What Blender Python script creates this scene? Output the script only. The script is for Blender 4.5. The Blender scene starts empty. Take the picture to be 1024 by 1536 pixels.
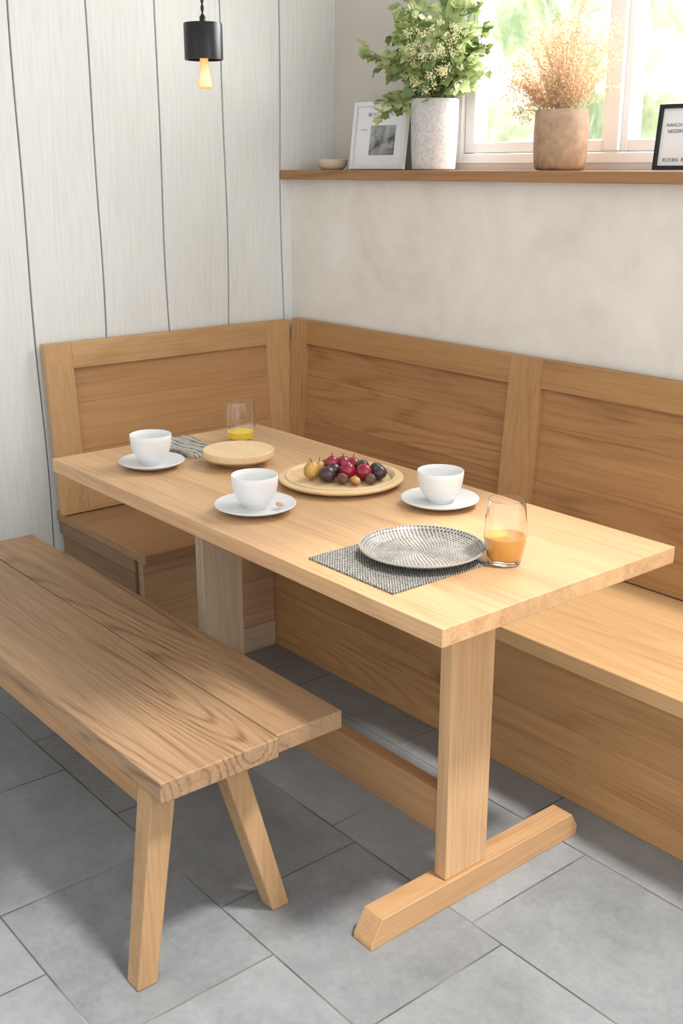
import bpy, bmesh, math, random
from mathutils import Vector, Matrix
random.seed(7)
sc=bpy.context.scene
COL=sc.collection
sc.view_settings.view_transform='Standard'
sc.view_settings.look='None'
sc.view_settings.exposure=0.22

# ---------------------------------------------------------------- materials
def lin(c):
    return tuple(((v/255)/12.92 if v/255<=0.04045 else (((v/255)+0.055)/1.055)**2.4) for v in c)+(1,)
class NT:
    def __init__(s,name):
        s.m=bpy.data.materials.new(name); s.m.use_nodes=True
        s.t=s.m.node_tree; s.b=s.t.nodes['Principled BSDF']; s.out=s.t.nodes['Material Output']
    def n(s,t,**k):
        x=s.t.nodes.new(t)
        for a,b in k.items(): setattr(x,a,b)
        return x
    def l(s,a,b): s.t.links.new(a,b)
    def val(s,inp,v):
        if hasattr(v,'links') or isinstance(v,bpy.types.NodeSocket): s.l(v,inp)
        else: inp.default_value=v
    def math(s,op,a,b=None,c=None,clamp=False):
        x=s.n('ShaderNodeMath',operation=op); x.use_clamp=clamp
        s.val(x.inputs[0],a)
        if b is not None: s.val(x.inputs[1],b)
        if c is not None: s.val(x.inputs[2],c)
        return x.outputs[0]
    def noise(s,vec,scale=1,detail=3,rough=.5,dist=0):
        x=s.n('ShaderNodeTexNoise'); s.l(vec,x.inputs['Vector'])
        x.inputs['Scale'].default_value=scale;x.inputs['Detail'].default_value=detail
        x.inputs['Roughness'].default_value=rough;x.inputs['Distortion'].default_value=dist
        return x.outputs['Fac']
    def comb(s,a,b,c):
        x=s.n('ShaderNodeCombineXYZ')
        for i,v in enumerate((a,b,c)): s.val(x.inputs[i],v)
        return x.outputs[0]
    def ramp(s,fac,stops):
        x=s.n('ShaderNodeValToRGB'); s.l(fac,x.inputs[0])
        e=x.color_ramp.elements
        e[0].position,e[0].color=stops[0]; e[1].position,e[1].color=stops[-1]
        for p,c in stops[1:-1]:
            k=e.new(p);k.color=c
        return x.outputs[0]
    def mix(s,f,a,b,mode='MIX'):
        x=s.n('ShaderNodeMix',data_type='RGBA',blend_type=mode)
        s.val(x.inputs[0],f); s.val(x.inputs[6],a); s.val(x.inputs[7],b)
        return x.outputs[2]
    def bump(s,h,strength=.2,dist=.002):
        x=s.n('ShaderNodeBump'); s.l(h,x.inputs['Height'])
        x.inputs['Strength'].default_value=strength;x.inputs['Distance'].default_value=dist
        s.l(x.outputs[0],s.b.inputs['Normal'])
    def obj(s):
        return s.n('ShaderNodeTexCoord').outputs['Object']

def desat(c,k):
    g=.35*c[0]+.5*c[1]+.15*c[2]
    return tuple(v+(g-v)*k for v in c)
def wood(name,light,dark,axis=0,rings=.3,ringn=22,plank=None,rough=.45,var=.12,tone=.3,spec=.35,seamk=.5,knots=0,ds=.10,lk=.55,ampo=-1.45):
    light=desat(light,ds);dark=desat(dark,ds)
    N=NT(name)
    co=N.obj(); sep=N.n('ShaderNodeSeparateXYZ'); N.l(co,sep.inputs[0])
    oi=N.n('ShaderNodeObjectInfo').outputs['Random']
    c=[sep.outputs[i] for i in range(3)]
    off=N.math('MULTIPLY',oi,13.7)
    seam=None; bri=None
    if plank:
        pa,w,ph=plank
        q=N.math('DIVIDE',N.math('ADD',c[pa],ph),w)
        fl=N.math('FLOOR',q)
        wn=N.n('ShaderNodeTexWhiteNoise',noise_dimensions='1D')
        N.l(N.math('ADD',fl,N.math('MULTIPLY',oi,31.0)),wn.inputs['W'])
        off=N.math('ADD',off,N.math('MULTIPLY',wn.outputs['Value'],23.0))
        fr=N.math('ABSOLUTE',N.math('SUBTRACT',N.math('FRACT',q),0.5))
        seam=N.math('GREATER_THAN',fr,0.5-0.0009/w)
        bri=N.math('MULTIPLY_ADD',wn.outputs['Value'],var,1-var*.5)
    al=N.math('ADD',c[axis],off)
    ac=[N.math('ADD',c[i],N.math('MULTIPLY',off,.37)) for i in range(3) if i!=axis]
    def vec(ka,kc): return N.comb(N.math('MULTIPLY',al,ka),N.math('MULTIPLY',ac[0],kc),N.math('MULTIPLY',ac[1],kc))
    low=N.noise(vec(lk,4.5),1,1.0,.4,.1)
    wob=N.noise(vec(4,34),1,2,.5)
    ph_=N.math('MULTIPLY_ADD',wob,2.0,N.math('MULTIPLY',low,6.283*ringn))
    rg=N.math('MULTIPLY_ADD',N.math('SINE',ph_),.5,.5)
    rg=N.math('POWER',rg,3.5)
    amp=N.noise(vec(.9,5.5),1,1,.5)
    amp=N.math('MULTIPLY_ADD',amp,4.0,ampo,clamp=True)
    fine=N.noise(vec(4,170),1,4,.6)
    mid=N.noise(vec(1.8,48),1,3,.55)
    tn=N.noise(vec(1.0,8),1,2,.5,.3)
    pore=N.noise(vec(14,520),1,2,.5)
    f=N.math('MULTIPLY_ADD',N.math('SUBTRACT',tn,.5),tone*1.4,.38)
    f=N.math('MULTIPLY_ADD',N.math('SUBTRACT',fine,.5),.8,f)
    f=N.math('MULTIPLY_ADD',N.math('SUBTRACT',mid,.5),.5,f)
    brk=N.math('MULTIPLY',N.math('MULTIPLY',rg,amp),N.math('MULTIPLY_ADD',fine,1.2,.2))
    f=N.math('MULTIPLY_ADD',brk,rings*1.25,f)
    f=N.math('MULTIPLY_ADD',N.math('GREATER_THAN',pore,.62),.13,f,clamp=True)
    L=lin(light);D=lin(dark)
    M=tuple((L[i]*.55+D[i]*.45) for i in range(3))+(1,)
    col=N.ramp(f,[(0.0,L),(.5,M),(1.0,D)])
    if knots:
        vo=N.n('ShaderNodeTexVoronoi');N.l(vec(1.1,3.2),vo.inputs['Vector']);vo.inputs['Scale'].default_value=1.0
        kd=N.math('ADD',vo.outputs['Distance'],N.math('MULTIPLY',N.math('SUBTRACT',wob,.5),.05))
        kf=N.ramp(kd,[(.03,(1,1,1,1)),(.09,(0,0,0,1))])
        col=N.mix(N.math('MULTIPLY',kf,knots),col,tuple(d*.4 for d in D[:3])+(1,))
    if bri is not None:
        cb=N.n('ShaderNodeCombineColor')
        for i in range(3): N.l(bri,cb.inputs[i])
        col=N.mix(1.0,col,cb.outputs[0],'MULTIPLY')
        if seamk: col=N.mix(N.math('MULTIPLY',seam,seamk),col,tuple(d*.35 for d in D[:3])+(1,))
    N.l(col,N.b.inputs['Base Color'])
    N.val(N.b.inputs['Roughness'],N.math('MULTIPLY_ADD',fine,.2,rough-.1))
    N.b.inputs['Specular IOR Level'].default_value=spec
    h=N.math('MULTIPLY_ADD',brk,-.4,fine)
    N.bump(h,.13,.001)
    return N.m
def plain(name,c,rough=.5,metal=0,spec=.5,**k):
    N=NT(name); N.b.inputs['Base Color'].default_value=lin(c)
    N.b.inputs['Roughness'].default_value=rough;N.b.inputs['Metallic'].default_value=metal
    N.b.inputs['Specular IOR Level'].default_value=spec
    for a,b in k.items(): N.b.inputs[a.replace('_',' ')].default_value=b
    return N.m
def mottled(name,c1,c2,scale=8,rough=.7,bump=.1,detail=4,lo=.35,hi=.65,bd=.002,spec=.4):
    N=NT(name); co=N.obj(); f=N.noise(co,scale,detail,.6,.2)
    N.l(N.ramp(f,[(lo,lin(c1)),(hi,lin(c2))]),N.b.inputs['Base Color'])
    N.b.inputs['Roughness'].default_value=rough
    N.b.inputs['Specular IOR Level'].default_value=spec
    if bump: N.bump(N.noise(co,scale*3,detail,.6),bump,bd)
    return N.m

# ---------------------------------------------------------------- mesh helpers
def link(o): COL.objects.link(o); return o
def wloc(p):
    v=Vector((0,0,0))
    while p is not None: v+=Vector(p.location); p=p.parent
    return v
def mk(name,verts,faces,mats,parent=None,origin=None,smooth=None,fm=None):
    """verts in world coordinates (unrotated parents)"""
    if origin is None:
        origin=Vector([ (min(v[i] for v in verts)+max(v[i] for v in verts))/2 for i in range(3)])
    origin=Vector(origin)
    me=bpy.data.meshes.new(name)
    me.from_pydata([tuple(Vector(v)-origin) for v in verts],[],faces)
    if not isinstance(mats,(list,tuple)): mats=[mats]
    for m in mats: me.materials.append(m)
    if fm: me.polygons.foreach_set('material_index',fm)
    bm=bmesh.new();bm.from_mesh(me);bmesh.ops.recalc_face_normals(bm,faces=bm.faces);bm.to_mesh(me);bm.free()
    if smooth is not None:
        me.polygons.foreach_set('use_smooth',[True]*len(me.polygons))
        me.set_sharp_from_angle(angle=math.radians(smooth))
    me.update()
    o=bpy.data.objects.new(name,me); link(o)
    o.location=origin-wloc(parent)
    if parent is not None: o.parent=parent
    return o
def empty(name,loc,label,cat,group=None,kind=None):
    e=bpy.data.objects.new(name,None);link(e);e.location=loc;e.empty_display_size=.05
    tag(e,label,cat,group,kind);return e
def tag(o,label,cat,group=None,kind=None):
    o['label']=label;o['category']=cat
    if group:o['group']=group
    if kind:o['kind']=kind
    return o
def bev(o,w,seg=2):
    if w:
        m=o.modifiers.new('bevel','BEVEL');m.width=w;m.segments=seg;m.limit_method='ANGLE';m.angle_limit=math.radians(35)
        o.data.polygons.foreach_set('use_smooth',[True]*len(o.data.polygons))
        w2=o.modifiers.new('wn','WEIGHTED_NORMAL');w2.keep_sharp=True
    return o
BF=[(0,1,2,3),(7,6,5,4),(0,4,5,1),(1,5,6,2),(2,6,7,3),(3,7,4,0)]
def box(name,x0,x1,y0,y1,z0,z1,mat,parent=None,b=.002,seg=2):
    v=[(x0,y0,z0),(x1,y0,z0),(x1,y1,z0),(x0,y1,z0),(x0,y0,z1),(x1,y0,z1),(x1,y1,z1),(x0,y1,z1)]
    return bev(mk(name,v,BF,mat,parent),b,seg)
def hexa(name,low,up,mat,parent=None,b=.002):
    return bev(mk(name,list(low)+list(up),BF,mat,parent),b)
def lathe(name,prof,c,mat,parent=None,n=64,smooth=40,scale=(1,1),mats=None):
    vs=[];fs=[]
    rings=[]
    for r,z in prof:
        if r<1e-5:
            rings.append([len(vs)]);vs.append((c[0],c[1],c[2]+z))
        else:
            rg=[]
            for i in range(n):
                a=2*math.pi*i/n
                rg.append(len(vs));vs.append((c[0]+r*math.cos(a)*scale[0],c[1]+r*math.sin(a)*scale[1],c[2]+z))
            rings.append(rg)
    for a,b in zip(rings[:-1],rings[1:]):
        if len(a)==1 and len(b)==1: continue
        for i in range(n):
            j=(i+1)%n
            if len(a)==1: fs.append((a[0],b[i],b[j]))
            elif len(b)==1: fs.append((a[i],b[0],a[j]))
            else: fs.append((a[i],b[i],b[j],a[j]))
    return mk(name,vs,fs,mat,parent,origin=c,smooth=smooth)
def tube(vs,fs,pts,r0,r1,n=6):
    k=len(pts);base=len(vs)
    for i,p in enumerate(pts):
        d=(pts[min(i+1,k-1)]-pts[max(i-1,0)]).normalized()
        a=d.orthogonal().normalized();b=d.cross(a)
        r=r0+(r1-r0)*i/(k-1)
        for j in range(n):
            t=2*math.pi*j/n
            vs.append(tuple(p+a*(r*math.cos(t))+b*(r*math.sin(t))))
    for i in range(k-1):
        for j in range(n):
            q=(j+1)%n
            fs.append((base+i*n+j,base+i*n+q,base+(i+1)*n+q,base+(i+1)*n+j))
    fs.append(tuple(base+j for j in range(n))); fs.append(tuple(base+(k-1)*n+j for j in range(n)))

# ---------------------------------------------------------------- camera  (origin of X/Y under the camera)
H=1.47; PITCH=math.radians(17.4); AZ=39.6
f_px=1650
cam=bpy.data.cameras.new('camera');cam.sensor_fit='HORIZONTAL';cam.sensor_width=24;cam.lens=f_px/1024*24
co=bpy.data.objects.new('camera',cam);link(co)
fh=Vector((-math.cos(math.radians(AZ)),math.sin(math.radians(AZ)),0))
F=fh*math.cos(PITCH)-Vector((0,0,1))*math.sin(PITCH)
co.location=(0,0,H);co.rotation_euler=F.to_track_quat('-Z','Y').to_euler()
cam.clip_start=.05
sc.camera=co

# ---------------------------------------------------------------- materials list
W_TABLE=wood('oak_table_top',(214,174,128),(154,108,68),0,rings=.18,ringn=18,plank=(1,.163,.0),rough=.36,var=.12,tone=.5,seamk=.15,ds=.06,knots=.35)
W_POST=wood('oak_post',(212,172,126),(156,112,72),2,rings=.16,ringn=14,rough=.5,tone=.4,ds=.06)
W_POSTF=wood('pale_oak_post',(198,176,150),(142,114,88),2,rings=.14,ringn=12,rough=.5,tone=.3)
W_BARY=wood('oak_bar',(202,160,114),(146,102,64),1,rings=.2,ringn=12,rough=.5,ds=.06)
W_BARX=wood('oak_stretcher',(184,142,98),(128,90,56),0,rings=.2,ringn=12,rough=.5,ds=.06)
W_BENCH=wood('oak_bench_plank',(178,142,104),(106,76,52),0,rings=.36,ringn=36,rough=.5,tone=.3,ds=.10,lk=.45,ampo=-1.55)
W_LEG=wood('oak_bench_leg',(192,152,106),(138,100,66),2,rings=.15,ringn=12,rough=.5)
W_BACKX=wood('golden_oak_rail_long',(186,140,88),(134,92,52),0,rings=.16,ringn=14,rough=.45,lk=.3,ds=.06,tone=.3)
W_BACKY=wood('golden_oak_rail_short',(206,164,114),(152,110,68),1,rings=.14,ringn=14,rough=.45,ds=.06,tone=.3)
W_STILE=wood('golden_oak_stile',(194,148,98),(138,96,56),2,rings=.16,ringn=14,rough=.45,ds=.06,tone=.3)
W_STILEY=wood('golden_oak_stile_short',(206,164,114),(152,110,70),2,rings=.16,ringn=14,rough=.45,ds=.06,tone=.3)
W_PANX=wood('golden_oak_panel_long',(184,136,86),(124,82,46),0,rings=.30,ringn=18,plank=(2,.150,.225),rough=.45,var=.13,seamk=.5,knots=.55,tone=.3,lk=.4,ds=.06)
W_PANY=wood('golden_oak_panel_short',(198,152,102),(142,98,60),1,rings=.22,ringn=14,plank=(2,.150,.225),rough=.45,var=.12,seamk=.45,tone=.3,lk=.4,ds=.06)
W_BASEX=wood('golden_oak_base_long',(200,154,102),(138,94,54),0,rings=.28,ringn=17,plank=(2,.19,.0),rough=.42,var=.12,seamk=.4,knots=.65,tone=.4,lk=.4,ds=.06)
W_BASEY=wood('golden_oak_base_short',(200,162,120),(140,104,70),1,rings=.22,ringn=16,plank=(2,.11,.0),rough=.5,var=.25)
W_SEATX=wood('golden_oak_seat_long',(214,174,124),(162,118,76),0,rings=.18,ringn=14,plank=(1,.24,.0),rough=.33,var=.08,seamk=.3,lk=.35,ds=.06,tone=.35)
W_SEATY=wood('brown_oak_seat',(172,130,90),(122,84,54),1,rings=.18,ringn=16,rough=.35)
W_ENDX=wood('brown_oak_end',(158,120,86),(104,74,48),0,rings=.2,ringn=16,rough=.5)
W_SILL=wood('oak_sill',(176,128,82),(112,74,42),0,rings=.2,ringn=14,rough=.4)
W_PLATE=wood('beech_plate',(224,194,148),(194,156,108),0,rings=.12,ringn=10,rough=.45)

# painted wall planks
N=NT('painted_planks'); c=N.obj();s=N.n('ShaderNodeSeparateXYZ');N.l(c,s.inputs[0])
v=N.comb(s.outputs[0],N.math('MULTIPLY',s.outputs[1],120),N.math('MULTIPLY',s.outputs[2],6))
fn=N.noise(v,1,5,.6,.3)
v2=N.comb(0.0,N.math('MULTIPLY',s.outputs[1],4),N.math('MULTIPLY',s.outputs[2],1.1))
lw=N.noise(v2,1,2,.5)
f=N.math('MULTIPLY_ADD',lw,.25,N.math('MULTIPLY',fn,.8))
N.l(N.ramp(f,[(.30,lin((208,209,205))),(.52,lin((218,219,216))),(.75,lin((225,226,223)))]),N.b.inputs['Base Color'])
N.b.inputs['Roughness'].default_value=.6;N.bump(fn,.10,.0015);M_PAINT=N.m
M_GAP=plain('plank_gap',(80,82,80),.9)
# plaster
N=NT('plaster'); c=N.obj()
a=N.noise(c,2.6,6,.66,.7); b=N.noise(c,11,5,.6,.4)
f=N.math('MULTIPLY_ADD',b,.35,N.math('MULTIPLY',a,.7))
N.l(N.ramp(f,[(.38,lin((211,204,193))),(.52,lin((220,214,205))),(.68,lin((227,223,216)))]),N.b.inputs['Base Color'])
N.b.inputs['Roughness'].default_value=.75;N.bump(a,.08,.004);M_PLASTER=N.m
M_REVEAL=mottled('warm_grey_paint',(196,189,182),(202,196,189),2,.8,.03)
M_CEIL=plain('ceiling_white',(236,236,234),.8)
M_FRAME=plain('white_window_paint',(236,236,236),.4)
# floor tiles
N=NT('slate_tile'); c=N.obj()
at=N.n('ShaderNodeAttribute',attribute_name='tile_rand').outputs['Fac']
a=N.noise(c,3.2,5,.62,.5); b=N.noise(c,60,4,.7); d=N.noise(c,14,4,.6,.3)
f=N.math('MULTIPLY_ADD',a,.45,N.math('MULTIPLY_ADD',b,.30,N.math('MULTIPLY_ADD',d,.28,N.math('MULTIPLY',at,.12))))
N.l(N.ramp(f,[(.38,lin((112,115,117))),(.58,lin((132,135,137))),(.78,lin((150,153,155)))]),N.b.inputs['Base Color'])
N.val(N.b.inputs['Roughness'],N.math('MULTIPLY_ADD',d,.25,.34));N.bump(b,.12,.0015);M_TILE=N.m
M_GROUT=mottled('grout',(86,87,86),(150,148,143),2.2,.9,.05,3,.44,.60)

# ---------------------------------------------------------------- room shell
XW=-3.18; YW=2.40; YR=2.60; ZC=2.62; XR=1.3; YF=-1.4
XC=-.80   # ceiling edge: cut short, an added opening to shape where the sun falls
vs=[];fs=[];fm=[];rnd=[]
def q(x0,x1,y0,y1,z,mi,r):
    b=len(vs);vs.extend([(x0,y0,z),(x1,y0,z),(x1,y1,z),(x0,y1,z)]);fs.append((b,b+1,b+2,b+3));fm.append(mi);rnd.append(r)
q(XW-.15,XR,YF,YR+.2,-.0010,1,0)
TW=.45;TH=.366;g=.0038
rowoff={-1:-1.468,0:-1.203,1:-1.287,2:-1.47,-2:-1.25,-3:-1.40}
for r in range(-7,5):
    y0=1.042+r*TH;y1=y0+TH
    ox=rowoff.get(r,-1.2-.17*(r%3))
    for k in range(-5,7):
        x0=ox+k*TW;x1=x0+TW
        a0=max(x0+g/2,XW-.1);a1=min(x1-g/2,XR)
        b0=max(y0+g/2,YF);b1=min(y1-g/2,YR+.15)
        if a1-a0>.01 and b1-b0>.01:
            q(a0,a1,b0,b1,0,0,random.random())
me=bpy.data.meshes.new('floor');me.from_pydata(vs,[],fs)
me.materials.append(M_TILE);me.materials.append(M_GROUT);me.polygons.foreach_set('material_index',fm)
at=me.attributes.new('tile_rand','FLOAT','FACE');at.data.foreach_set('value',rnd)
fl=link(bpy.data.objects.new('floor',me));tag(fl,'grey slate-look floor tiles with thin grey grout','floor',kind='structure')
# left wall : wavy-edged planks
vs=[];fs=[];fm=[]
def wav(y,z): return y+.0045*math.sin(z*3.1+y*40)+.0026*math.sin(z*7.3+y*91)
edges=[2.363-.235*k for k in range(0,17)][::-1]+[YR+.02]
SEG=44
for a,b in zip(edges[:-1],edges[1:]):
    base=len(vs)
    for i in range(SEG+1):
        z=ZC*i/SEG
        ya=wav(a,z)+.0022; yb=(wav(b,z)-.0022) if b<2.5 else b
        vs+= [(XW-.008,ya,z),(XW,ya+.001,z),(XW,yb-.001,z),(XW-.008,yb,z)]
    for i in range(SEG):
        p=base+4*i
        for j in range(3):
            fs.append((p+j,p+j+1,p+j+5,p+j+4));fm.append(0)
b0=len(vs)
y0=edges[0]-.02;y1=YR+.2
vs+=[(XW-.008,y0,0),(XW-.008,y1,0),(XW-.008,y1,ZC),(XW-.008,y0,ZC),(XW-.12,y0,0),(XW-.12,y1,0),(XW-.12,y1,ZC),(XW-.12,y0,ZC)]
for t in BF: fs.append(tuple(b0+i for i in t));fm.append(1)
w=mk('wall_left',vs,fs,[M_PAINT,M_GAP],fm=fm)
tag(w,'white painted vertical plank wall with dark joints','wall',kind='structure')
WX0,WX1=-2.590,-1.30; WZ0,WZ1=1.480,2.45
def wallpart(parts,name,mat):
    vs=[];fs=[]
    for (x0,x1,y0,y1,z0,z1) in parts:
        b=len(vs);vs+=[(x0,y0,z0),(x1,y0,z0),(x1,y1,z0),(x0,y1,z0),(x0,y0,z1),(x1,y0,z1),(x1,y1,z1),(x0,y1,z1)]
        fs+=[tuple(b+i for i in t) for t in BF]
    return mk(name,vs,fs,mat,origin=(0,0,0))
SZ=1.461 # sill top
w=wallpart([(XW,XR,YW,YR+.15,0,SZ-.03)],'wall_back',M_PLASTER);tag(w,'beige hand-trowelled plaster half wall','wall',kind='structure')
w=wallpart([(XW,WX0,YR,YR+.15,SZ-.03,ZC),(WX1,XR,YR,YR+.15,SZ-.03,ZC),(WX0,WX1,YR,YR+.15,WZ1,ZC),(WX0,WX1,YR,YR+.15,SZ-.03,WZ0)],'wall_window',M_REVEAL)
tag(w,'pale warm grey wall around the window','wall',kind='structure')
w=wallpart([(XW-.12,XC,YF,YR+.2,ZC,ZC+.08)],'ceiling',M_CEIL);tag(w,'plain white ceiling cut short out of view to let the sun in','ceiling',kind='structure')
s_=box('trim_1',XW+.001,XR,YW-.045,YR-.001,SZ-.03,SZ,W_SILL,b=.002);tag(s_,'oak window ledge board along the half wall','window ledge',kind='structure')
# window
win=empty('window_1',((WX0+WX1)/2,YR+.03,WZ0),'white painted casement window with two panes','window',kind='structure')
fy0,fy1=YR+.005,YR+.075
def rect_frame(name,x0,x1,z0,z1,wd,y0,y1,mat,parent,b=.004,bw=None):
    bw=bw or wd
    vs=[];fs=[]
    for (a,bx,c,d) in [(x0,x0+wd,z0,z1),(x1-wd,x1,z0,z1),(x0+wd,x1-wd,z0,z0+bw),(x0+wd,x1-wd,z1-wd,z1)]:
        k=len(vs);vs+=[(a,y0,c),(bx,y0,c),(bx,y1,c),(a,y1,c),(a,y0,d),(bx,y0,d),(bx,y1,d),(a,y1,d)]
        fs+=[tuple(k+i for i in t) for t in BF]
    return bev(mk(name,vs,fs,mat,parent),b)
rect_frame('window_frame',WX0,WX1,WZ0,WZ1,.030,fy0,fy1+.02,M_FRAME,win)
xm=-1.985
rect_frame('sash',WX0+.032,xm-.002,WZ0+.032,WZ1-.032,.042,fy0+.012,fy1,M_FRAME,win,bw=.032)
rect_frame('sash',xm+.002,WX1-.032,WZ0+.032,WZ1-.032,.042,fy0+.012,fy1,M_FRAME,win,bw=.032)
box('mullion',xm-.024,xm+.024,fy0-.004,fy0+.0115,WZ0+.032,WZ1-.032,M_FRAME,win,b=.004)
N=NT('pane_glass');N.t.nodes.remove(N.b)
tr=N.n('ShaderNodeBsdfTransparent');gl=N.n('ShaderNodeBsdfGlossy');gl.inputs['Roughness'].default_value=.02
mx=N.n('ShaderNodeMixShader');mx.inputs[0].default_value=.05
N.l(tr.outputs[0],mx.inputs[1]);N.l(gl.outputs[0],mx.inputs[2]);N.l(mx.outputs[0],N.out.inputs[0]);M_PANE=N.m
box('window_pane',WX0+.072,xm-.042,fy0+.035,fy0+.039,WZ0+.062,WZ1-.072,M_PANE,win,b=0)
box('window_pane',xm+.042,WX1-.072,fy0+.035,fy0+.039,WZ0+.062,WZ1-.072,M_PANE,win,b=0)

# ---------------------------------------------------------------- garden outside
N=NT('overexposed_foliage');c=N.obj();f=N.noise(c,2.4,5,.6,.5)
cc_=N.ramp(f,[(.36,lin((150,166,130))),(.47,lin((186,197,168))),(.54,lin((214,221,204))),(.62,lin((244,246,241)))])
N.l(cc_,N.b.inputs['Base Color']);N.l(cc_,N.b.inputs['Emission Color']);N.b.inputs['Emission Strength'].default_value=.15  # overexposure put into the colour: whitened ramp plus a slight glow
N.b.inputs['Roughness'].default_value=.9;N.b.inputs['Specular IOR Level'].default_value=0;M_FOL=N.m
def blob(name,r,seed):
    rr=random.Random(seed)
    bm=bmesh.new();bmesh.ops.create_icosphere(bm,subdivisions=4,radius=1)
    ph=[rr.random()*6 for _ in range(6)]
    for v in bm.verts:
        p=v.co
        k=1+.08*math.sin(5*p.x+ph[0])+.08*math.sin(6*p.y+ph[1])+.08*math.sin(7*p.z+ph[2])+.05*math.sin(17*p.x+ph[3])*math.sin(15*p.z+ph[4])
        v.co=Vector((p.x*r[0],p.y*r[1],p.z*r[2]))*k
    me=bpy.data.meshes.new(name);bm.to_mesh(me);bm.free();me.materials.append(M_FOL)
    me.polygons.foreach_set('use_smooth',[True]*len(me.polygons))
    return link(bpy.data.objects.new(name,me))
M_GRASS=mottled('lawn',(190,206,150),(222,230,186),1.2,.95,0)
gr=wallpart([(-18,6,YR+.2,18,-.3,-.02)],'ground',M_GRASS);tag(gr,'sunlit lawn outside the window','lawn',kind='structure')
M_TRUNK=plain('bark',(150,130,110),.9)
for i,(x,y,h,r) in enumerate([(-7.9,8.0,2.0,(.85,.8,1.2)),(-5.75,8.0,1.9,(.75,.7,1.0)),(-10.4,12.6,3.0,(1.5,1.2,1.6)),(-7.2,12.6,2.2,(1.0,.9,1.2))]):
    t=empty('garden_tree',(x,y,-.02),'green leafy tree outside the window, paled to look overexposed','tree')
    b=blob('tree_crown',r,i);b.parent=t;b.location=(0,0,h)
    vs=[];fs=[];tube(vs,fs,[Vector((x,y,-.02)),Vector((x+.05,y,h*.5)),Vector((x,y,h))],.10,.07,10)
    mk('tree_trunk',vs,fs,M_TRUNK,t,smooth=60)

# ---------------------------------------------------------------- corner bench
SH=.42 # seat height
cb=empty('corner_bench',(XW+.3,YW-.3,0),'golden oak corner bench with framed panelled backrests','bench')
YB=1.92     # base front (long run)
XB=-2.655   # base front (short run)
box('bench_base',XB-.02,XR-.3,YB,YB+.03,0,SH-.042,W_BASEX,cb,b=.002)
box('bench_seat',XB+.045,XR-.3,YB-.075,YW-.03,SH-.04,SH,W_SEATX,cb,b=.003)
ye=1.455
box('bench_base',XB-.03,XB,ye,YB-.001,.085,SH-.032,W_BASEY,cb,b=.002)
box('bench_plinth',XB-.03,XB+.004,ye-.001,YB-.001,0,.0845,wood('pale_oak_plinth',(206,184,156),(158,130,100),1,rings=.12,ringn=12),cb,b=.002)
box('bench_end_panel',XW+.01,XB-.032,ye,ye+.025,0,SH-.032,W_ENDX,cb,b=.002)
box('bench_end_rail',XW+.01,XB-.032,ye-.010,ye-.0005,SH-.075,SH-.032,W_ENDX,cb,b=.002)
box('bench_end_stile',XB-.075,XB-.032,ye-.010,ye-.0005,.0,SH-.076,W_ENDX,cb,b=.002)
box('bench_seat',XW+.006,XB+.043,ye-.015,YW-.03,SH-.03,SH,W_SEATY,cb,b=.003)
def recl(name,u0,u1,z0,z1,t0,t1,axis,mat,b=.002):
    def P(u,z,t):
        k=(z-SH)/(0.545)
        if axis=='x':
            return (u,2.315+.045*k+t,z)
        return (-3.095-.045*k-t,u,z)
    if axis=='x':
        low=[P(u0,z0,t0),P(u1,z0,t0),P(u1,z0,t1),P(u0,z0,t1)]
        up=[P(u0,z1,t0),P(u1,z1,t0),P(u1,z1,t1),P(u0,z1,t1)]
    else:
        low=[P(u0,z0,t1),P(u0,z0,t0),P(u1,z0,t0),P(u1,z0,t1)]
        up=[P(u0,z1,t1),P(u0,z1,t0),P(u1,z1,t0),P(u1,z1,t1)]
    return hexa(name,low,up,mat,cb,b)
T=.026;ZT=.962;R=.080;z0=SH+.004
xs=[(-3.128,-3.04),(-2.097,-1.978),(-1.03,-.91),(.03,.15)]
for a,b in xs: recl('backrest_stile',a,b,z0,ZT,0,T,'x',W_STILE,b=.001)
for (a,b),(c,d) in zip(xs[:-1],xs[1:]):
    recl('backrest_rail',b+.0004,c-.0004,ZT-R,ZT,0,T,'x',W_BACKX,b=.001)
    recl('backrest_rail',b+.0004,c-.0004,z0,z0+.085,0,T,'x',W_BACKX,b=.001)
    recl('backrest_panel',b-.004,c+.004,z0+.08,ZT-R+.004,.016,T-.003,'x',W_PANX,b=0)
ys=[(1.428,1.517),(2.252,2.356)]
ZY=ZT-.006
for a,b in ys: recl('backrest_stile',a,b,z0,ZY,0,T,'y',W_STILEY,b=.001)
recl('backrest_rail',1.5174,2.2516,ZY-R,ZY,0,T,'y',W_BACKY,b=.001)
recl('backrest_rail',1.5174,2.2516,z0,z0+.085,0,T,'y',W_BACKY,b=.001)
recl('backrest_panel',1.513,2.256,z0+.08,ZY-R+.004,.016,T-.003,'y',W_PANY,b=0)

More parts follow.
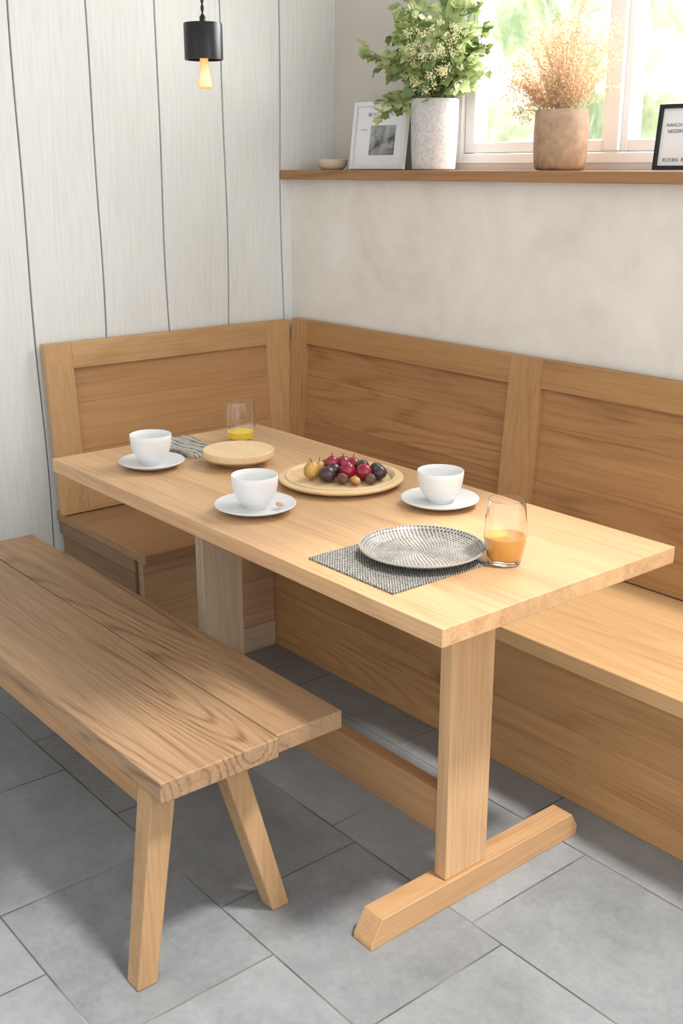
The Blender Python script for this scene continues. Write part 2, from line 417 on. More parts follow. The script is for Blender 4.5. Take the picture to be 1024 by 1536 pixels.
# ---------------------------------------------------------------- table
tx0,tx1,ty0,ty1=-2.605,-1.17,1.182,1.829
tb=empty('dining_table',((tx0+tx1)/2,(ty0+ty1)/2,0),'light oak trestle dining table with solid plank top','table')
box('table_top',tx0,tx1,ty0,ty1,.716,.75,W_TABLE,tb,b=.0015,seg=2)
PY0,PY1=1.404,1.525
def trestle(xf,a,b,pm):
    h=.060
    box('table_leg',xf-.034,xf,PY0,PY1,h+.0005,.7155,pm,tb,b=.003)
    w=.056;x0,x1=xf-w+.008,xf+.008
    prof=[(a,0),(b,0),(b+.004,.022),(b-.018,h),(a+.030,h),(a+.002,.014)]
    vs=[(x0,y,z) for y,z in prof]+[(x1,y,z) for y,z in prof]
    fs=[tuple(range(6)),tuple(range(11,5,-1))]+[(i,(i+1)%6,6+(i+1)%6,6+i) for i in range(6)]
    bev(mk('table_foot',vs,fs,W_BARY,tb),.002)
trestle(-1.360,1.194,1.820,W_POST);trestle(-2.25,1.30,1.60,W_POSTF)
box('table_stretcher',-2.2495,-1.3945,1.412,1.447,.15,.252,W_BARX,tb,b=.003)

# ---------------------------------------------------------------- front bench
bh=.45
bn=empty('wooden_bench',(-2.2,1.03,0),'backless brown oak bench with two thick planks and splayed legs','bench')
box('seat_plank',-2.92,-1.493,.827,1.0828,bh-.042,bh,W_BENCH,bn,b=.003,seg=3)
box('seat_plank',-2.92,-1.503,1.0850,1.245,bh-.040,bh-.0005,W_BENCH,bn,b=.003,seg=3)
box('seat_rail',-2.90,-1.594,.836,.858,bh-.090,bh-.0425,W_BARX,bn,b=.002)
box('seat_rail',-2.90,-1.66,1.160,1.182,bh-.075,bh-.0425,W_BARX,bn,b=.002)
def leg(xt,yt,xb,yb,zt,w0=.052,w1=.043):
    up=[(xt-w0/2,yt-w0/2,zt),(xt+w0/2,yt-w0/2,zt),(xt+w0/2,yt+w0/2,zt),(xt-w0/2,yt+w0/2,zt)]
    lo=[(xb-w1/2,yb-w1/2,0),(xb+w1/2,yb-w1/2,0),(xb+w1/2,yb+w1/2,0),(xb-w1/2,yb+w1/2,0)]
    hexa('leg',lo,up,W_LEG,bn,.004)
leg(-1.565,.862,-1.565,.806,bh-.0425)
leg(-1.59,1.02,-1.595,1.14,bh-.0425)
leg(-2.63,.885,-2.62,.806,bh-.0425)
leg(-2.60,1.06,-2.59,1.20,bh-.0425)

# ---------------------------------------------------------------- table items
TZ=.75+.0005
M_CHINA=plain('white_glazed_china',(220,220,219),.3,0,.4)
M_SAUC=plain('pale_grey_glazed_china',(210,211,212),.3,0,.4)
def cup_set(x,y,sr,cr=.052,h=.066):
    s=lathe('saucer',[(0,.006),(sr*.42,.006),(sr*.45,.0),(sr*.52,.0),(sr*.8,.008),(sr,.016),(sr*1.005,.0175),(sr*.99,.019),(sr*.8,.0125),(sr*.5,.0085),(sr*.40,.0088),(0,.0088)],(x,y,TZ),M_SAUC,smooth=60)
    tag(s,'white china saucer under a cup','saucer','white cup and saucer sets')
    out=[(.42,0),(.50,0),(.51,.06),(.60,.11),(.70,.20),(.81,.33),(.90,.48),(.955,.65),(.985,.82),(1.0,1.0)]
    prof=[(0,.003),(cr*.40,.003)]+[(cr*a,b*h) for a,b in out]+[(cr*.985,h+.0012),(cr*.955,h)]+[(cr*(a-.05),max(b*h,.008)+.002) for a,b in out[::-1][1:-3]]+[(cr*.4,.0095),(0,.009)]
    cu=lathe('cup',prof,(x,y,TZ+.0092),M_CHINA,smooth=60)
    tag(cu,'white handleless china cup on a saucer','cup','white cup and saucer sets')
cup_set(-2.368,1.340,.082,.052,.074)
cup_set(-1.898,1.325,.0895,.0515,.072)
cup_set(-1.671,1.667,.087,.052,.070)
def wplate(name,x,y,r,prof,label):
    p=lathe(name,[(r*a,b) for a,b in prof],(x,y,TZ),W_PLATE,smooth=35,n=80)
    tag(p,label,'plate');return p
wplate('wooden_dish',-2.255,1.526,.090,[(0,0),(.50,0),(.54,.003),(.66,.010),(.95,.017),(1.0,.022),(1.005,.034),(.99,.0375),(.97,.0385),(.93,.0380),(.5,.0372),(0,.0372)],'small round raised wooden board near a glass')
wplate('wooden_platter',-1.950,1.612,.149,[(0,0),(.76,0),(.79,.002),(.95,.008),(1.0,.013),(1.0,.0165),(.985,.0180),(.90,.0185),(.89,.0215),(.87,.0225),(.83,.0190),(.80,.0105),(0,.0105)],'round pale wooden platter holding dark fruit')
M_GLASS=plain('clear_glass',(255,255,255),0.0,0,.5,Transmission_Weight=1.0,IOR=1.45)
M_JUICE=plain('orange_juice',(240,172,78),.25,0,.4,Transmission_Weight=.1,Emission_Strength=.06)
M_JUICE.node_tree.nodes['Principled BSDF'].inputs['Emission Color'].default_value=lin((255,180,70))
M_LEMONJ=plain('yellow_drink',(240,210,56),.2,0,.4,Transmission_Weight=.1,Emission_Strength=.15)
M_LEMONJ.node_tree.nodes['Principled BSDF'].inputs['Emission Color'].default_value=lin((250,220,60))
def glass(x,y,r,h,lev,mj,label,jl,tp=.16):
    e=empty('drinking_glass',(x,y,TZ),label,'glass')
    def R(t):
        return r*(.74+.27*math.sin(min(1,t/.45)*math.pi/2)-(tp*((t-.45)/.55)**1.6 if t>.45 else 0))
    out=[(R(i/24),.001+h*i/24) for i in range(0,25)]
    inn=[(R(i/24)-.0014,.001+h*i/24) for i in range(24,1,-1)]
    base=out[0][0]
    lathe('glass_body',[(0,0),(base*.9,0)]+out+inn+[(inn[-1][0]*.75,inn[-1][1]-.002),(0,inn[-1][1]-.0022)],(x,y,TZ),M_GLASS,e,smooth=50)
    j0=h*2/24+.002
    pr=[(0,j0),(R(.09)*.8,j0)]
    k=8
    for i in range(k+1):
        z=j0+.001+(lev-j0-.001)*i/k
        pr.append((R(z/h)-.0019,z))
    pr.append((0,lev))
    lathe('drink',pr,(x,y,TZ),mj,e,smooth=50)['label']=jl
    return e
glass(-1.322,1.496,.0405,.126,.055,M_JUICE,'clear tumbler glass with orange juice beside a plate','orange juice')
glass(-2.445,1.664,.0400,.112,.030,M_LEMONJ,'clear tumbler glass with a little yellow drink','yellow drink',.09)
def ico(name,c,r,mat,seed,label,cat,group=None,scale=(1,1,1),bumpy=.05,parent=None,sub=4):
    rr=random.Random(seed);ph=[rr.random()*6.28 for _ in range(6)]
    bm=bmesh.new();bmesh.ops.create_icosphere(bm,subdivisions=sub,radius=1)
    for v in bm.verts:
        p=v.co.copy();k=1+bumpy*(math.sin(2.3*p.x+ph[0])+math.sin(2.9*p.y+ph[1])+math.sin(3.3*p.z+ph[2]))*.6
        dz=1-.18*math.exp(-((p.x)**2+(p.y)**2)/.05) if p.z>0 else 1
        v.co=Vector((p.x*r*scale[0]*k,p.y*r*scale[1]*k,p.z*r*scale[2]*k*dz))
    me=bpy.data.meshes.new(name);bm.to_mesh(me);bm.free();me.materials.append(mat)
    me.polygons.foreach_set('use_smooth',[True]*len(me.polygons))
    o=link(bpy.data.objects.new(name,me));o.location=c
    if label: tag(o,label,cat,group)
    return o
M_CRUMB=mottled('almond_biscuit',(180,146,108),(206,176,138),60,.8,.3)
ico('almond_biscuit',(-1.850,1.356,TZ+.0195),.0090,M_CRUMB,5,'small almond biscuit on a white saucer','biscuit',scale=(1.3,.8,.5))
M_RED=mottled('red_plum',(116,12,34),(164,28,58),25,.25,.02,spec=.6)
M_DARK=mottled('dark_plum',(34,24,34),(66,42,54),25,.3,.05,spec=.6)
M_TAN=mottled('golden_pear_skin',(200,160,88),(162,116,58),22,.45,.08)
M_BROWN=mottled('brown_fig',(80,52,40),(122,86,62),30,.45,.2)
M_STALK=plain('fruit_stalk',(90,70,40),.7)
PXc,PYc=-1.950,1.612
fz=TZ+.0135
def fruit(kind,dx,dy,dz,r,mat,label,sc_=(1,1,1),stalk=True):
    c=Vector((PXc+dx,PYc+dy,fz+dz+r*.97*sc_[2]))
    e=empty(kind,(c.x,c.y,c.z-r*.97*sc_[2]),label,'fruit','fruit on the wooden platter')
    o=ico('fruit_body',(0,0,0),r,mat,int(abs(dx*9999+dy*777)),None,None,scale=sc_,bumpy=.05)
    o.parent=e;o.location=(0,0,r*.97*sc_[2]);o.rotation_euler=(random.uniform(-.3,.3),random.uniform(-.3,.3),random.random()*6)
    if stalk:
        vs=[];fs=[];p=c+Vector((0,0,r*.8*sc_[2]));a=random.random()*6
        tube(vs,fs,[p,p+Vector((.001*math.cos(a),.001*math.sin(a),.006)),p+Vector((.004*math.cos(a),.004*math.sin(a),.011))],.0009,.0012,6)
        mk('stalk',vs,fs,M_STALK,e,smooth=60)
def uv(a,b): return (.637*a+.77*b, .77*a-.637*b)
LR='shiny deep red plum on the platter';LD='dark purple plum on the wooden platter';LB='wrinkled brown fig among the plums';LG='mottled golden pear among dark plums'
for (k,a,b,dz,r,m,l,s_) in [
 ('golden_pear',-.070,.014,0,.019,M_TAN,LG,(1,1,1.15)),
 ('golden_pear',-.052,-.020,0,.017,M_TAN,LG,(1,1,1.05)),
 ('brown_fig',-.036,-.048,0,.016,M_BROWN,LB,(1,1,1)),
 ('dark_plum',-.032,.034,0,.020,M_DARK,LD,(1.1,1,.9)),
 ('dark_plum',-.020,.002,0,.018,M_DARK,LD,(1,1,1)),
 ('red_plum',-.022,-.018,.016,.0165,M_RED,LR,(1,1,1)),
 ('brown_fig',.004,.052,0,.014,M_BROWN,LB,(1.1,1,.85)),
 ('brown_fig',.033,.058,0,.012,M_TAN,'small tan fig in front of plums',(1.3,1,.8)),
 ('red_plum',.016,.016,.002,.020,M_RED,LR,(1,1,1)),
 ('red_plum',.006,-.034,.006,.019,M_RED,LR,(1,1,1)),
 ('red_plum',.054,.022,0,.020,M_RED,LR,(1,1,1)),
 ('dark_plum',.050,-.018,.002,.018,M_DARK,LD,(1,1,1)),
 ('red_plum',.030,-.056,.0,.018,M_RED,LR,(1,1,1)),
 ('dark_plum',.090,.020,0,.017,M_DARK,LD,(1.1,1,1)),
 ('dark_plum',.085,-.016,0,.016,M_DARK,LD,(1,1,1)),
 ('brown_fig',.070,.052,0,.013,M_BROWN,LB,(1.2,1,.85)),
 ]:
    dx,dy=uv(a,b);fruit(k,dx,dy,dz,r,m,l,s_,stalk=(m is M_RED or k=='golden_pear'))
# placemat (woven)
N=NT('woven_mat');c=N.obj();s=N.n('ShaderNodeSeparateXYZ');N.l(c,s.inputs[0])
sx=N.math('SINE',N.math('MULTIPLY',s.outputs[0],2*math.pi/.0074));sy=N.math('SINE',N.math('MULTIPLY',s.outputs[1],2*math.pi/.0062))
f=N.math('MULTIPLY_ADD',N.math('MULTIPLY',sx,sy),.5,.5)
f2=N.math('MULTIPLY_ADD',N.noise(c,260,2,.5),.7,N.math('MULTIPLY',f,.5))
N.l(N.ramp(f2,[(.42,lin((56,54,52))),(.78,lin((168,164,156)))]),N.b.inputs['Base Color']);N.b.inputs['Roughness'].default_value=.9
N.bump(f,.7,.003);M_MAT=N.m
vs=[];fs=[];nx,ny=60,60
mx0,mx1,my0,my1=-1.577,-1.335,1.222,1.462
for L in (0,1):
    for i in range(nx+1):
        for j in range(ny+1):
            e=.0012*math.sin(i*2.2) if j in(0,ny) else 0
            vs.append((mx0+(mx1-mx0)*i/nx,my0+(my1-my0)*j/ny+e,TZ+(.003+.0006*math.sin(i*1.3)*math.sin(j*1.3) if L else 0)))
S=(nx+1)*(ny+1)
for i in range(nx):
    for j in range(ny):
        p=i*(ny+1)+j;fs.append((S+p,S+p+ny+1,S+p+ny+2,S+p+1))
        fs.append((p,p+1,p+ny+2,p+ny+1))
def side(a,b): fs.append((a,b,b+S,a+S))
for i in range(nx):
    side(i*(ny+1),(i+1)*(ny+1));side(i*(ny+1)+ny,(i+1)*(ny+1)+ny)
for j in range(ny):
    side(j,j+1);side(nx*(ny+1)+j,nx*(ny+1)+j+1)
m=mk('placemat',vs,fs,M_MAT,smooth=50);tag(m,'square black and white woven placemat under a plate','placemat')
# patterned plate : concentric rings of small dashes
N=NT('dotted_glaze');c=N.obj();s=N.n('ShaderNodeSeparateXYZ');N.l(c,s.inputs[0])
rad=N.math('SQRT',N.math('ADD',N.math('MULTIPLY',s.outputs[0],s.outputs[0]),N.math('MULTIPLY',s.outputs[1],s.outputs[1])))
ang=N.math('ARCTAN2',s.outputs[1],s.outputs[0])
rq=N.math('DIVIDE',rad,.0052);rf=N.math('FLOOR',rq)
ringp=N.math('SINE',N.math('MULTIPLY',N.math('FRACT',rq),math.pi))
cnt=N.math('MULTIPLY_ADD',rf,4.0,6.0)
dash=N.math('SINE',N.math('MULTIPLY_ADD',ang,cnt,N.math('MULTIPLY',rf,1.9)))
spk=N.math('MULTIPLY',ringp,N.math('MULTIPLY_ADD',dash,.5,.5))
vz=N.noise(c,150,3,.6);vb=N.noise(c,16,2,.5)
f=N.math('MULTIPLY_ADD',spk,-.75,N.math('MULTIPLY_ADD',N.math('SUBTRACT',vz,.5),.8,N.math('MULTIPLY_ADD',N.math('SUBTRACT',vb,.5),.8,.72)))
cl=N.ramp(f,[(.10,lin((66,64,62))),(.42,lin((122,118,113))),(.80,lin((176,171,164)))])
cl=N.mix(N.math('MULTIPLY',N.math('GREATER_THAN',rad,.1185),.8),cl,lin((158,153,147)))
N.l(cl,N.b.inputs['Base Color']);N.b.inputs['Roughness'].default_value=.42
M_DOT=N.m
pr=.1215
p=lathe('ceramic_plate',[(0,.0),(pr*.62,0),(pr*.66,.003),(pr*.97,.017),(pr,.0195),(pr*.992,.0225),(pr*.965,.0220),(pr*.90,.0125),(pr*.80,.0080),(pr*.72,.0068),(0,.0065)],(-1.445,1.396,TZ+.0037),M_DOT,n=96,smooth=40)
tag(p,'round speckled grey ceramic plate on a woven placemat','plate')
# striped folded napkin
N=NT('striped_linen');c=N.obj();s=N.n('ShaderNodeSeparateXYZ');N.l(c,s.inputs[0])
st=N.math('SINE',N.math('MULTIPLY',s.outputs[1],2*math.pi/.013))
f=N.math('MULTIPLY_ADD',st,.25,N.noise(c,40,3,.5))
N.l(N.ramp(f,[(.2,lin((104,100,96))),(.65,lin((176,170,164)))]),N.b.inputs['Base Color']);N.b.inputs['Roughness'].default_value=.9;M_LIN=N.m
vs=[];fs=[];nx,ny=24,30
for L in (0,1):
    for i in range(nx+1):
        for j in range(ny+1):
            u=i/nx;v_=j/ny
            x=-2.585+.215*u+.004*math.sin(v_*9);y=1.458+.105*v_+.004*math.sin(u*7)
            z=.0+ (L*(.009+.003*math.sin(v_*14+u*2)+.002*math.sin(u*9)) if 0<i<nx and 0<j<ny else L*.002)
            vs.append((x,y,TZ+z))
S=(nx+1)*(ny+1)
for i in range(nx):
    for j in range(ny):
        p=i*(ny+1)+j;fs.append((S+p,S+p+ny+1,S+p+ny+2,S+p+1));fs.append((p,p+1,p+ny+2,p+ny+1))
for i in range(nx):
    side(i*(ny+1),(i+1)*(ny+1));side(i*(ny+1)+ny,(i+1)*(ny+1)+ny)
for j in range(ny):
    side(j,j+1);side(nx*(ny+1)+j,nx*(ny+1)+j+1)
m=mk('napkin',vs,fs,M_LIN,smooth=70);tag(m,'folded grey striped linen napkin beside a wooden dish','napkin')

# ---------------------------------------------------------------- pendant lamp
M_BLACK=plain('black_metal',(26,26,28),.35,.3)
lx,ly,lz=-2.55,1.655,1.731
pl=empty('pendant_lamp',(lx,ly,lz+.095),'small black cylinder pendant lamp with glowing bulb','lamp')
r=.049
lathe('lamp_shade',[(0,.086),(r*.985,.086),(r,.084),(r,.0),(r*.93,0),(r*.92,.080),(0,.080)],(lx,ly,lz),M_BLACK,pl,smooth=40)
vs=[];fs=[]
for ph in (0,math.pi):
    pts=[Vector((lx+.0022*math.cos(ph+z*160),ly+.0022*math.sin(ph+z*160),z)) for z in [lz+.09+ (ZC-lz-.11)*i/400 for i in range(401)]]
    tube(vs,fs,pts,.0022,.0022,5)
mk('cord',vs,fs,M_BLACK,pl,smooth=70)
lathe('cord_grip',[(0,0),(.008,0),(.008,.015),(.004,.02),(0,.02)],(lx,ly,lz+.086),M_BLACK,pl)
lathe('ceiling_canopy',[(0,0),(.045,0),(.05,.005),(.05,.024),(0,.024)],(lx,ly,ZC-.025),M_BLACK,pl)
N=NT('glowing_bulb');N.b.inputs['Base Color'].default_value=lin((120,90,50))
c=N.obj();s=N.n('ShaderNodeSeparateXYZ');N.l(c,s.inputs[0])
lwt=N.n('ShaderNodeLayerWeight');lwt.inputs[0].default_value=.35
core=N.ramp(N.math('MULTIPLY_ADD',s.outputs[2],12,.85),[(0.0,lin((255,226,170))),(.35,lin((255,244,206))),(.9,lin((255,196,100)))])
N.l(N.mix(lwt.outputs['Facing'],core,lin((226,150,64))),N.b.inputs['Emission Color'])
N.b.inputs['Emission Strength'].default_value=.85;M_BULB=N.m
lathe('bulb',[(0,-.068),(.015,-.068),(.0200,-.065),(.0195,-.059),(.0155,-.042),(.0120,-.020),(.0105,.0),(.0105,.05),(0,.05)],(lx,ly,lz),M_BULB,pl,smooth=50,n=32)
lathe('bulb_socket',[(0,0),(.017,0),(.017,.03),(0,.03)],(lx,ly,lz+.0495),M_BLACK,pl,n=24)

# ---------------------------------------------------------------- ledge items
LZ=SZ+.0005
M_CLAY=mottled('beige_clay',(206,182,158),(216,196,176),20,.7,.05)
b=lathe('small_bowl',[(0,0),(.034,0),(.048,.012),(.052,.033),(.0495,.034),(.045,.014),(.03,.005),(0,.005)],(-3.035,2.47,LZ),M_CLAY,smooth=45);tag(b,'small beige clay bowl on the window ledge','bowl')
M_CONC=mottled('pale_concrete',(176,174,172),(198,196,194),110,.85,.3,5,.34,.6,.002)
vx,vy=-2.552,2.478
fp=empty('potted_plant',(vx,vy,LZ),'leafy green plant in a pale concrete pot on the ledge','plant')
lathe('pot',[(0,0),(.060,0),(.066,.004),(.069,.05),(.0715,.12),(.0725,.200),(.0715,.205),(.066,.205),(.065,.17),(0,.165)],(vx,vy,LZ),M_CONC,fp,smooth=40)
M_STEM=plain('green_stem',(120,138,88),.6)
N=NT('leaf_green');c=N.obj();at=N.n('ShaderNodeAttribute',attribute_name='lr').outputs['Fac']
N.l(N.ramp(at,[(0,lin((92,114,68))),(.4,lin((140,160,98))),(.75,lin((178,190,132))),(1,lin((214,218,174)))]),N.b.inputs['Base Color'])
N.b.inputs['Roughness'].default_value=.5
tl=N.n('ShaderNodeBsdfTranslucent');ms=N.n('ShaderNodeMixShader');ms.inputs[0].default_value=.3
N.l(N.b.inputs['Base Color'].links[0].from_socket,tl.inputs[0]);N.l(N.b.outputs[0],ms.inputs[1]);N.l(tl.outputs[0],ms.inputs[2]);N.l(ms.outputs[0],N.out.inputs[0]);M_LEAF=N.m
def leafmesh(name,leaves,mat,parent,lobed=True):
    vs=[];fs=[];rv=[]
    for (p,d,nrm,sz,rd) in leaves:
        d=d.normalized();sdir=d.cross(nrm)
        if sdir.length<1e-3: sdir=d.orthogonal()
        sdir.normalize();n=sdir.cross(d).normalized()
        if lobed: sh=[(0,0),(.25,.28),(.12,.52),(.42,.50),(.62,.60),(.66,.36),(1,.0)]
        else: sh=[(0,0),(.2,.3),(.5,.42),(.8,.26),(1,0)]
        b=len(vs);k=len(sh)
        for (t,w) in sh: vs.append(tuple(p+d*(t*sz)-n*(sz*.25*t*t)))
        Rr=len(vs)
        for (t,w) in sh[1:-1]: vs.append(tuple(p+d*(t*sz)+sdir*(w*sz)+n*(sz*(.10*w-.25*t*t))))
        Ll=len(vs)
        for (t,w) in sh[1:-1]: vs.append(tuple(p+d*(t*sz)-sdir*(w*sz)+n*(sz*(.10*w-.25*t*t))))
        for off,rev in ((Rr,0),(Ll,1)):
            q=[(b,b+1,off)]
            for i in range(k-3): q.append((b+1+i,b+2+i,off+i+1,off+i))
            q.append((b+k-2,b+k-1,off+k-3))
            for f_ in q:
                fs.append(f_ if rev else f_[::-1]);rv.append(rd)
    cen=wloc(parent)
    me=bpy.data.meshes.new(name);me.from_pydata([tuple(Vector(v)-cen) for v in vs],[],fs);me.materials.append(mat)
    at=me.attributes.new('lr','FLOAT','FACE');at.data.foreach_set('value',rv)
    o=link(bpy.data.objects.new(name,me));o.parent=parent;return o
rr=random.Random(11)
def rv3(): return Vector((rr.gauss(0,1),rr.gauss(0,1),rr.gauss(0,1))).normalized()
stemv=[];stemf=[];leaves=[]
mouth=Vector((vx,vy,LZ+.165))
tips=[]
for i in range(50):
    a=rr.random()*2*math.pi;el=rr.uniform(.1,1.0)
    tx=vx+.01+.20*math.cos(a)*rr.uniform(.3,1);ty=min(vy+.1,vy-.02+.12*math.sin(a));tz=LZ+.22+.29*el*rr.uniform(.5,1)
    tips.append(Vector((tx,ty,tz)))
tips+= [Vector((vx-.30,vy-.03,LZ+.37)),Vector((vx-.26,vy-.05,LZ+.35)),Vector((vx-.20,vy-.06,LZ+.31)),Vector((vx+.10,vy+.02,LZ+.55)),Vector((vx+.07,vy-.02,LZ+.58)),
        Vector((vx-.12,vy-.10,LZ+.16)),Vector((vx-.09,vy-.09,LZ+.20)),Vector((vx-.14,vy-.09,LZ+.19)),Vector((vx+.22,vy-.03,LZ+.27)),Vector((vx+.21,vy-.05,LZ+.30)),Vector((vx+.04,vy,LZ+.50)),Vector((vx+.12,vy,LZ+.46)),Vector((vx+.16,vy+.03,LZ+.52)),Vector((vx-.05,vy,LZ+.48)),Vector((vx-.08,vy-.02,LZ+.45))]
for t in tips:
    st=mouth+Vector((rr.uniform(-.03,.03),rr.uniform(-.03,.03),-.005))
    mid=st.lerp(t,.5)+Vector((0,0,.06))
    pts=[]
    for i in range(9):
        u=i/8;pts.append(st*(1-u)**2+mid*(2*u*(1-u))+t*u*u)
    tube(stemv,stemf,pts,.0022,.0010,5)
    for i in range(2,9):
        for k in range(1 if i<5 else 3):
            p=pts[i]+rv3()*.014
            out=(pts[i]-mouth);out.z*=.3
            d=(out.normalized()*.8+rv3()*.8+Vector((0,0,-.1)))
            leaves.append((p,d,Vector((0,0,1))+rv3()*.6+Vector((.3,-.4,0)),rr.uniform(.022,.042),min(1,max(0,rr.gauss(.5+.25*(i/8-.5),.24)))))
mk('stems',stemv,stemf,M_STEM,fp,smooth=70)
leafmesh('foliage',leaves,M_LEAF,fp)
M_BLOS=plain('pale_cream_blossom',(226,222,180),.7)
vs=[];fs=[]
def octa(p,r):
    b=len(vs)
    for d in ((1,0,0),(-1,0,0),(0,1,0),(0,-1,0),(0,0,1),(0,0,-1)): vs.append(tuple(p+Vector(d)*r))
    for f_ in ((0,2,4),(2,1,4),(1,3,4),(3,0,4),(2,0,5),(1,2,5),(3,1,5),(0,3,5)): fs.append(tuple(b+i for i in f_))
for i in range(50):
    cc=Vector((vx+rr.uniform(.0,.18),vy-.115+rr.uniform(-.03,.05),LZ+.22+rr.uniform(0,.17)))
    for k in range(26): octa(cc+rv3()*rr.uniform(.003,.017),rr.uniform(.0016,.0032))
mk('blossoms',vs,fs,M_BLOS,fp)
# brown vase with dried flowers
N=NT('tan_ceramic');c=N.obj();s=N.n('ShaderNodeSeparateXYZ');N.l(c,s.inputs[0])
f=N.math('MULTIPLY_ADD',s.outputs[2],2.0,N.noise(c,30,5,.65))
N.l(N.ramp(f,[(.35,lin((128,100,76))),(.6,lin((160,130,102))),(.95,lin((184,158,132)))]),N.b.inputs['Base Color']);N.b.inputs['Roughness'].default_value=.6
N.bump(N.noise(c,60,4,.6),.3,.002);M_TANC=N.m
dx_,dy_=-2.060,2.48
dv=empty('flower_vase',(dx_,dy_,LZ),'tan ceramic vase of dried beige heather on the ledge','vase')
lathe('vase',[(0,0),(.058,0),(.066,.004),(.070,.012),(.073,.05),(.0735,.10),(.0715,.152),(.071,.157),(.068,.157),(.067,.12),(.064,.02),(0,.016)],(dx_,dy_,LZ),M_TANC,dv,smooth=40)
N=NT('dried_flower');at=N.n('ShaderNodeAttribute',attribute_name='lr').outputs['Fac']
N.l(N.ramp(at,[(0,lin((202,160,118))),(.5,lin((230,200,164))),(1,lin((250,236,214)))]),N.b.inputs['Base Color']);N.b.inputs['Roughness'].default_value=.9;M_DRY=N.m
tl=N.n('ShaderNodeBsdfTranslucent');ms=N.n('ShaderNodeMixShader');ms.inputs[0].default_value=.42
N.l(N.b.inputs['Base Color'].links[0].from_socket,tl.inputs[0]);N.l(N.b.outputs[0],ms.inputs[1]);N.l(tl.outputs[0],ms.inputs[2]);N.l(ms.outputs[0],N.out.inputs[0])
M_DSTEM=plain('dry_stem',(194,172,132),.8)
sv=[];sf=[];lv=[]
for i in range(140):
    a=rr.random()*2*math.pi;k=rr.random()
    t=Vector((dx_+.0+.175*math.cos(a)*k**.5, min(dy_+.09,dy_+.09*math.sin(a)*k**.6),LZ+.20+rr.uniform(.02,.22)*(1-.3*k)))
    if i<5: t=Vector((dx_+.050+rr.uniform(-.015,.015),dy_,LZ+rr.uniform(.40,.45)))
    if 6<=i<20: t=Vector((dx_-rr.uniform(.13,.185),dy_-rr.uniform(0,.06),LZ+rr.uniform(.19,.29)))
    if 20<=i<28: t=Vector((dx_+rr.uniform(-.1,-.02),dy_-rr.uniform(.075,.095),LZ+rr.uniform(.12,.18)))
    st=Vector((dx_+rr.uniform(-.03,.03),dy_+rr.uniform(-.03,.03),LZ+.03))
    mid=Vector((dx_+(t.x-dx_)*.30,dy_+(t.y-dy_)*.25,max(LZ+.19,LZ+(t.z-LZ)*.65)))
    pts=[]
    for j in range(12):
        u=j/11;pts.append(st*(1-u)**2+mid*(2*u*(1-u))+t*u*u)
    tube(sv,sf,pts,.0008,.0004,4)
    for j in range(5,12):
        for m_ in range(14):
            p=pts[j]+rv3()*rr.uniform(.003,.025*(1.25-j/18))
            if p.z<LZ+.165 and abs(p.x-dx_)<.08 and p.y>dy_-.073: continue
            lv.append((p,rv3()+Vector((0,0,.4)),rv3(),rr.uniform(.0035,.007),rr.random()))
mk('stems',sv,sf,M_DSTEM,dv,smooth=70)
leafmesh('dried_blossoms',lv,M_DRY,dv,lobed=False)

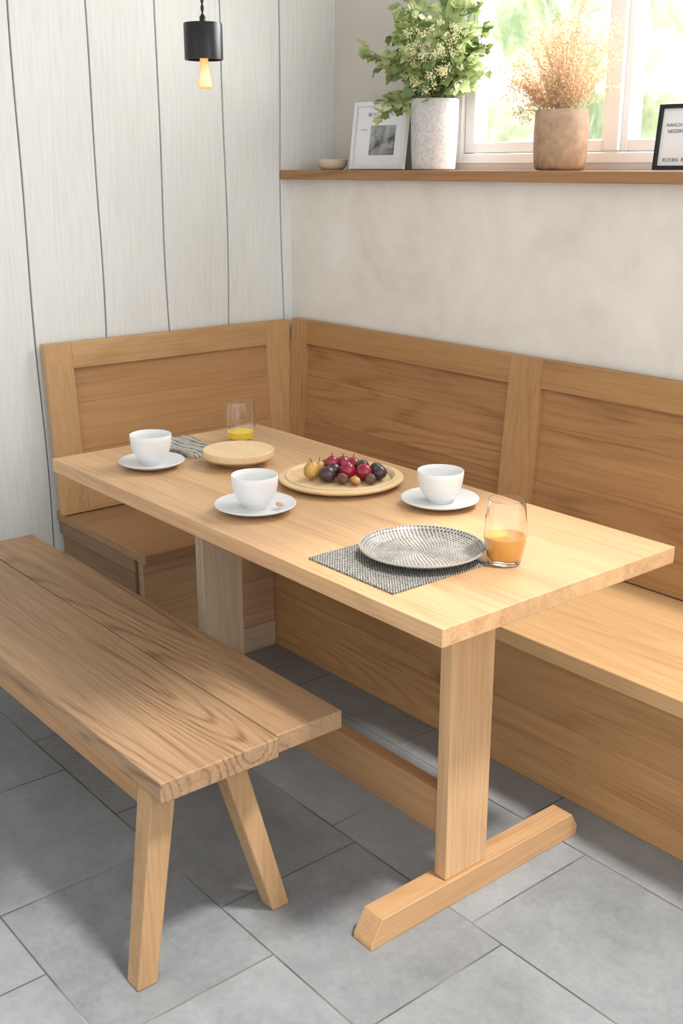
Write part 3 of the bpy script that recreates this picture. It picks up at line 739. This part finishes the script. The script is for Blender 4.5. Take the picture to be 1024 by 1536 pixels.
# framed prints
M_WHITE=plain('white_frame_paint',(222,222,224),.4)
M_PAPER=plain('white_paper',(228,228,228),.7)
M_INK=plain('ink',(84,84,86),.8)
M_INKL=plain('faint_grey_ink',(150,150,152),.8)
M_PHOTO=mottled('grey_photo_print',(40,42,46),(176,176,176),18,.5,0,5,.35,.62)
def text_mesh(txt,size,mat,bold=0):
    cu=bpy.data.curves.new('t','FONT');cu.body=txt;cu.size=size;cu.align_x='CENTER';cu.align_y='CENTER';cu.offset=bold
    o=bpy.data.objects.new('t',cu);link(o);bpy.context.view_layer.update()
    dg=bpy.context.evaluated_depsgraph_get();me=bpy.data.meshes.new_from_object(o.evaluated_get(dg))
    bpy.data.objects.remove(o);me.materials.clear();me.materials.append(mat)
    return me
def framed(x,y,wd,ht,fw,mat,label,lean,yaw,content):
    e=empty('picture_frame',(x,y,LZ+.002),label,'picture frame')
    e.rotation_euler=(math.radians(-lean),0,math.radians(yaw))
    def part(name,me_v,me_f,m,b=0):
        me=bpy.data.meshes.new(name);me.from_pydata(me_v,[],me_f);me.materials.append(m)
        o=link(bpy.data.objects.new(name,me));o.parent=e
        if b: bev(o,b)
        return o
    def bx(x0,x1,y0,y1,z0,z1,vs,fs):
        b=len(vs);vs+=[(x0,y0,z0),(x1,y0,z0),(x1,y1,z0),(x0,y1,z0),(x0,y0,z1),(x1,y0,z1),(x1,y1,z1),(x0,y1,z1)]
        fs+=[tuple(b+i for i in reversed(t)) for t in BF]
    vs=[];fs=[]
    w2=wd/2
    bx(-w2,-w2+fw,-.008,.010,0,ht,vs,fs);bx(w2-fw,w2,-.008,.010,0,ht,vs,fs)
    bx(-w2+fw,w2-fw,-.008,.010,0,fw,vs,fs);bx(-w2+fw,w2-fw,-.008,.010,ht-fw,ht,vs,fs)
    part('frame',vs,fs,mat,.001)
    vs=[];fs=[];bx(-w2+fw,w2-fw,.0,.008,fw,ht-fw,vs,fs);part('print',vs,fs,M_PAPER)
    for c_ in content:
        if c_[0]=='rect':
            _,x0,x1,z0,z1,m=c_;vs=[];fs=[];bx(x0,x1,-.0012,-.0002,z0,z1,vs,fs);part('printed_photo',vs,fs,m)
        else:
            _,txt,size,xx,zz,mm=c_
            me=text_mesh(txt,size,mm,size*.008);o=link(bpy.data.objects.new('printed_text',me));o.parent=e
            o.location=(xx,-.0008,zz);o.rotation_euler=(math.radians(90),0,0)
    return e
framed(-2.845,2.500,.235,.212,.014,M_WHITE,'white framed black and white photo leaning on the ledge',8,6,
  [('rect',-.040,.070,.045,.138,M_PHOTO),('text','M H S C M N',.020,.0,.172,M_INKL),('text','A W H',.009,-.07,.125,M_INKL)])
framed(-1.672,2.500,.185,.158,.010,M_BLACK,'black framed white print with lettering on the ledge',6,4,
  [('text','NANCH',.012,-.048,.108,M_INK),('text','NEIZERI',.012,-.044,.093,M_INK),('text','KUYAN  RE',.013,-.036,.024,M_INK)])

# ---------------------------------------------------------------- lights
W=bpy.data.worlds.new('world');sc.world=W;W.use_nodes=True
bg=W.node_tree.nodes['Background'];bg.inputs[0].default_value=(.975,.988,1.0,1);bg.inputs[1].default_value=1.3
def area(name,loc,target,size,size_y,power,col):
    l=bpy.data.lights.new(name,'AREA');l.shape='RECTANGLE';l.size=size;l.size_y=size_y;l.energy=power;l.color=col
    o=link(bpy.data.objects.new(name,l));o.location=loc
    d=Vector(target)-Vector(loc);o.rotation_euler=d.to_track_quat('-Z','Y').to_euler();return o
area('side_window_light',(1.2,1.5,1.9),(-2,1.5,.9),1.6,1.3,16,(1,.99,.975))
area('window_daylight',(-1.9,3.1,2.3),(-1.6,1.2,.5),1.3,1.0,80,(1,.995,.985))
s=bpy.data.lights.new('sun','SUN');s.energy=3.3;s.angle=math.radians(6);s.color=(1,.97,.92)
so=link(bpy.data.objects.new('sun',s));so.rotation_euler=Vector((-.40,-.09,-.9)).to_track_quat('-Z','Y').to_euler()
so.location=(1,2,4)
